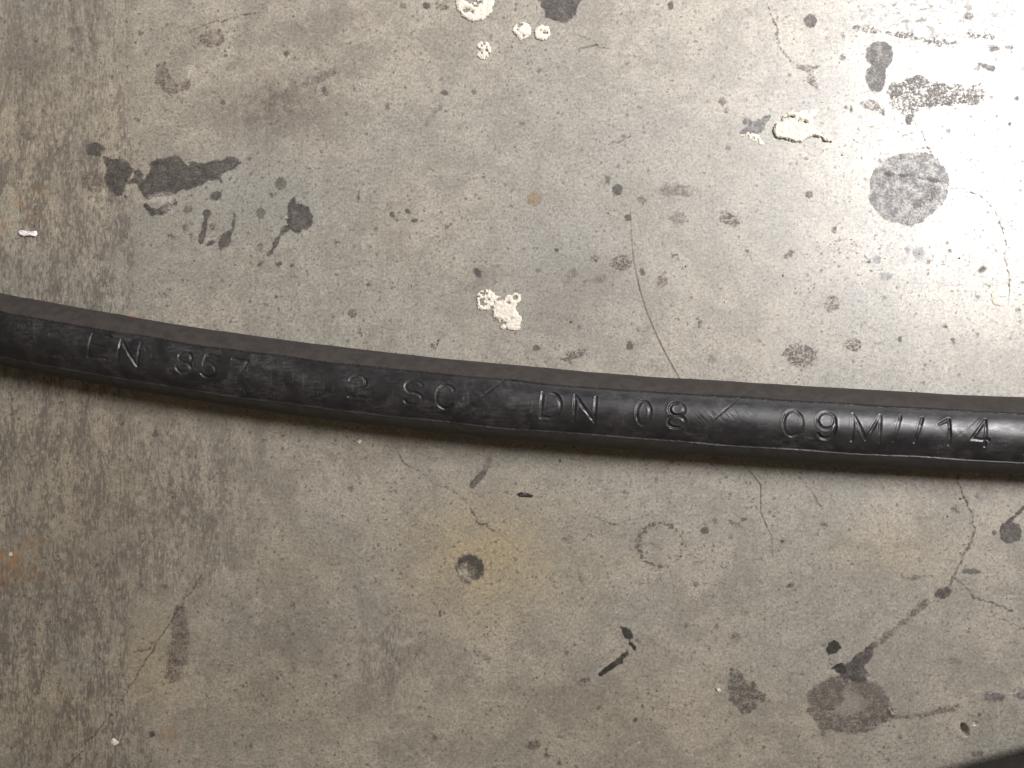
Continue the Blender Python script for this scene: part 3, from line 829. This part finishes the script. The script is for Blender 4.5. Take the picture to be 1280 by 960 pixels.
# character, centre x px, centre y px, width px, height px, depth factor
TEXT = [('E', 123, 433, 24, 29, 1.25), ('N', 160, 441, 26, 30, 1), ('8', 230, 453, 19, 26, .9), ('5', 261, 458, 19, 28, 1.1), ('7', 297, 463, 20, 28, 1),
        ('2', 446, 483, 21, 27, 1.2), ('S', 517, 491, 24, 29, 1), ('C', 557, 496, 23, 29, .85),
        ('D', 689, 507, 23, 30, 1), ('N', 731, 511, 25, 30, 1), ('0', 804.5, 516, 16, 29, 1), ('8', 846, 519, 21, 30, 1.1),
        ('0', 991, 529, 22, 30, 1), ('9', 1033, 532, 22, 31, 1), ('M', 1083, 535, 31, 31, .8), ('/', 1121.5, 536, 7, 29, .65), ('/', 1149, 538, 8, 28, .75), ('1', 1183, 539.5, 15, 30, 1.1), ('4', 1226, 541, 19, 30, .95)]


def hose(label, path_fn, x_lo, x_hi, dense, ds, dth, text, band_c, band_hw, seam_off, group):
    """path_fn(x) -> y on the floor; x runs left to right"""
    xa = [x_lo]
    while xa[-1] < x_hi:
        x = xa[-1]
        xa.append(x + (ds if dense[0] < x < dense[1] else 0.0012))
    xs = np.array(xa)
    ysv = path_fn(xs)
    tx = np.gradient(xs); ty = np.gradient(ysv)
    L = np.hypot(tx, ty); tx, ty = tx / L, ty / L
    seg = np.hypot(np.diff(xs), np.diff(ysv))
    s = np.concatenate([[0], np.cumsum(seg)])
    s -= np.interp(0.0, xs, s)
    nx_, ny_ = -ty, tx                       # towards the upper side of the picture
    hw = math.radians(band_hw)
    inner = np.linspace(-hw - .06, hw + .06, int((2 * hw + .12) / dth))
    outer = np.linspace(hw + .06, 2 * math.pi - hw - .06, 96)[1:-1]
    psi = np.concatenate([inner, outer])
    na = len(psi)
    Sg, A = np.meshgrid(s, psi, indexing='ij')
    Sm = Sg * 1000; Am = np.where(A > math.pi, A - 2 * math.pi, A)
    V_ = Am * R * 1000                        # arc length in mm, up positive
    # strip set slightly into the cover, edges a little uneven
    jag = 0.10 * (vnoise(Sm / 0.38, Sm * 0 + 1, 3) - .5) + 0.35 * (vnoise(Sm / 9, Sm * 0 + 1, 4) - .5)
    hi = hw * R * 1000 + jag
    lo = -hw * R * 1000 + 0.07 * (vnoise(Sm / 0.7, Sm * 0, 8) - .5) + 0.3 * (vnoise(Sm / 11, Sm * 0 + 1, 6) - .5)
    inb = sstep(0.06, -0.06, V_ - hi) * sstep(-0.10, 0.10, V_ - lo)
    h = -0.16 * inb
    h -= 0.30 * np.exp(-((V_ - hi + 0.06) / 0.12) ** 2)
    h += 0.15 * np.exp(-((V_ - lo) / 0.11) ** 2)
    # dents of the strip, cover weave
    h += inb * (0.09 * (fbm(Sm / 8.0, V_ / 4.0, 11, 2) - .5) + 0.010 * (fbm((Sm - V_) / 1.2, (Sm + V_) / 3.0, 13) - .5))
    h += (1 - inb) * 0.05 * (fbm(Sm / 3, V_ / 3, 15) - .5)
    h += 0.20 * (vnoise(Sm / 22, V_ / 9, 19) - .5) + 0.09 * (vnoise(Sm / 7, V_ / 6, 20) - .5)
    # overlap of the wrapping tape: a helical step
    u = (Sm - V_ * 1.0 - seam_off) / 44.6 + 0.08 * (vnoise(Sm / 40, Sm * 0, 23) - .5) * 0
    fr = u - np.floor(u)
    dist = np.minimum(fr, 1 - fr) * 44.6
    side = np.where(fr < 0.5, 1.0, -1.0)
    wrap = np.where(Sm > seam_off + 60, 0.3, 1.0)
    h += 0.065 * wrap * (np.where(side > 0, np.exp(-dist / 5.0), 0) * sstep(0.0, 0.35, dist) - np.exp(-(dist / 0.28) ** 2) * 0.5)
    h += 0.04 * wrap * inb * np.exp(-(dist / 4.0) ** 2) * (fbm((Sm + V_) / 1.0, (Sm - V_) / 4.0, 29) - .5) * 2
    # stamped characters
    glyph_id = np.full(Sm.shape, -1, int)
    for gi, g in enumerate(text):
        ch, px, py, w, hh, dep = g
        gx, gy = at(px, py, 2 * R)
        i0 = int(np.argmin((xs - float(gx)) ** 2 + (ysv - float(gy)) ** 2))
        off = ((float(gx) - xs[i0]) * nx_[i0] + (float(gy) - ysv[i0]) * ny_[i0])
        cs = s[i0] * 1000
        cv = math.asin(max(-.9, min(.9, off / R))) * R * 1000 - float(band_c(s[i0])) * R * 1000
        px_mm = 2 * R * 1000 / 92.0
        wm, hm = w * px_mm * 0.97, hh * px_mm
        sl = np.where(np.abs(s * 1000 - cs) < wm * .5 + 1.0)[0]
        if len(sl) == 0: continue
        a, b = sl[0], sl[-1] + 1
        X = (Sm[a:b] - cs) / 1.0; Yv = V_[a:b] - cv
        d = np.full(X.shape, 1e9)
        for st in GL[ch]:
            q = [((p[0] - .5) * wm, (p[1] - .5) * hm) for p in st]
            d = np.minimum(d, sd_stroke(X, Yv, q, 0.0))
        wob = 0.14 * (fbm(X / 0.9 + gi * 7, Yv / 0.9, 31) - .5)
        d = d + wob
        fade = np.clip((fbm(X / 2.2 + gi * 5.3, Yv / 2.2, 37, 2) - 0.22) * 2.3, 0.42, 1.2)
        h[a:b] -= 0.21 * dep * fade * sstep(0.40, 0.08, d)
        h[a:b] += 0.028 * dep * fade * np.exp(-((d - 0.50) / 0.16) ** 2)
        m = (d < 0.40)
        glyph_id[a:b][m] = gi
    rr = R + h / 1000.0
    phi = A + band_c(Sg)
    # ground contact flattens the underside a hair
    cx = xs[:, None] + rr * np.sin(phi) * nx_[:, None]
    cy = ysv[:, None] + rr * np.sin(phi) * ny_[:, None]
    cz = np.maximum(R + 0.00010 + rr * np.cos(phi), 0.00009)
    Pg = np.stack([cx, cy, cz], -1)
    dS = np.gradient(Pg, axis=0)
    dA = (np.roll(Pg, -1, 1) - np.roll(Pg, 1, 1))
    N = np.cross(dA, dS)
    N /= np.linalg.norm(N, axis=2, keepdims=True) + 1e-20
    rad = np.stack([np.sin(phi) * nx_[:, None], np.sin(phi) * ny_[:, None], np.cos(phi)], -1)
    flip = (N * rad).sum(2, keepdims=True) < 0
    N = np.where(flip, -N, N)
    ns = len(xs)
    i = np.arange(ns - 1)[:, None] * na + np.arange(na)[None, :]
    j = np.arange(ns - 1)[:, None] * na + (np.arange(na)[None, :] + 1) % na
    F = np.stack([i, i + na, j + na, j], -1).reshape(-1, 4)
    Pf = Pg.reshape(-1, 3); Nf = N.reshape(-1, 3)
    gf = glyph_id.reshape(-1)
    fi = (inb.reshape(-1)[F].mean(1) > 0.5)
    fg = gf[F].max(1)
    root = bpy.data.objects.new('hydraulic_hose', None)
    COL.objects.link(root)
    mid = ns // 2
    root.location = (float(xs[mid]), float(ysv[mid]), 0)
    root.empty_display_size = 0.01
    off3 = np.array([xs[mid], ysv[mid], 0.0])

    def part(name, keep, mat, parent):
        used, f = compact(Pf, F, keep)
        v = Pf[used] - off3
        o = link_mesh(name, v, f, mat, parent)
        o.data.normals_split_custom_set_from_vertices(Nf[used].astype(np.float64).tolist())
        return o
    cover = part('outer_cover', ~fi, COVER, root)
    band = part('marking_strip', fi & (fg < 0), BAND, root)
    band['label'] = 'smooth shiny black strip with stamped characters' if text else 'smooth shiny black strip'
    for gi, g in enumerate(text):
        k = fi & (fg == gi)
        if k.any():
            o = part('stamped_character', k, BAND, band)
            o['label'] = 'stamped ' + ('slash' if g[0] == '/' else ('letter ' if g[0].isalpha() else 'digit ') + g[0])
    # cut ends (rubber wall and bore)
    for e, nm in ((0, 0), (ns - 1, 1)):
        dirv = np.array([tx[e], ty[e], 0]) * (-1 if nm == 0 else 1)
        c = np.array([xs[e], ysv[e], R])
        rings = [Pg[e], c + (Pg[e] - c) * 0.55, c + (Pg[e] - c) * 0.55 - dirv * 0.012, c + (Pg[e] - c) * 0.02 - dirv * 0.012]
        v = np.concatenate(rings) - off3
        f = []
        for r_ in range(3):
            for q in range(na):
                f.append((r_ * na + q, r_ * na + (q + 1) % na, (r_ + 1) * na + (q + 1) % na, (r_ + 1) * na + q))
        link_mesh('cut_end', v, f, COVER, root, False)
    tag(root, label, 'hose', group)
    return root


cl = [(0, 411), (160, 441), (320, 466), (470, 485.5), (620, 500.5), (780, 515), (940, 527), (1110, 537), (1280, 545)]
wx, wy = at([p[0] for p in cl], [p[1] for p in cl], R)
cf = np.polyfit(wx, wy, 3)
x_l, x_r = float(wx[0]), float(wx[-1])


def main_path(x):
    x = np.asarray(x, float)
    y = np.polyval(cf, np.clip(x, x_l - .02, x_r + .02))
    d = np.polyder(cf)
    y = y + np.where(x < x_l - .02, (x - x_l + .02) * np.polyval(d, x_l - .02) - 0.35 * (x - x_l + .02) ** 2, 0)
    y = y + np.where(x > x_r + .02, (x - x_r - .02) * np.polyval(d, x_r + .02) + 0.2 * (x - x_r - .02) ** 2, 0)
    return y


def twist(s):
    return math.radians(-1.0) + math.radians(-5.5) * sstep(0.06, -0.12, s) + 0 * s


sx, _ = at(603, 487, 2 * R)
hose('black rubber hydraulic hose with stamped markings lying across the middle of the concrete', main_path, -0.36, 0.36, (x_l - .012, x_r + .012), 0.00011, 0.0145, TEXT, twist, 38.5,
     float(sx) * 1000 - 1.2, 'black rubber hoses')

e0 = at([1080, 1180, 1230, 1280], [1000, 974, 962, 948], R)
c2 = np.polyfit(e0[0], e0[1], 2)


def corner_path(x):
    x = np.asarray(x, float)
    y = np.polyval(c2, np.clip(x, 0.065, 0.14))
    d = np.polyder(c2)
    y = y + np.where(x > .14, (x - .14) * np.polyval(d, .14), 0) + np.where(x < .065, (x - .065) * np.polyval(d, 0.065) - 0.8 * (x - .065) ** 2, 0)
    # the fitted curve is the upper outline; the middle of the hose lies one radius below
    g = np.polyval(d, np.clip(x, .065, .14))
    return y - R * np.sqrt(1 + g * g) * 1.0


hose('plain black hose of which only the upper edge shows in the bottom right corner', corner_path, -0.15, 0.34, (0.06, 0.125), 0.0003, 0.03, [],
     lambda s: math.radians(20.0) + 0 * s, 41.0, 10.0, 'black rubber hoses')


grit()
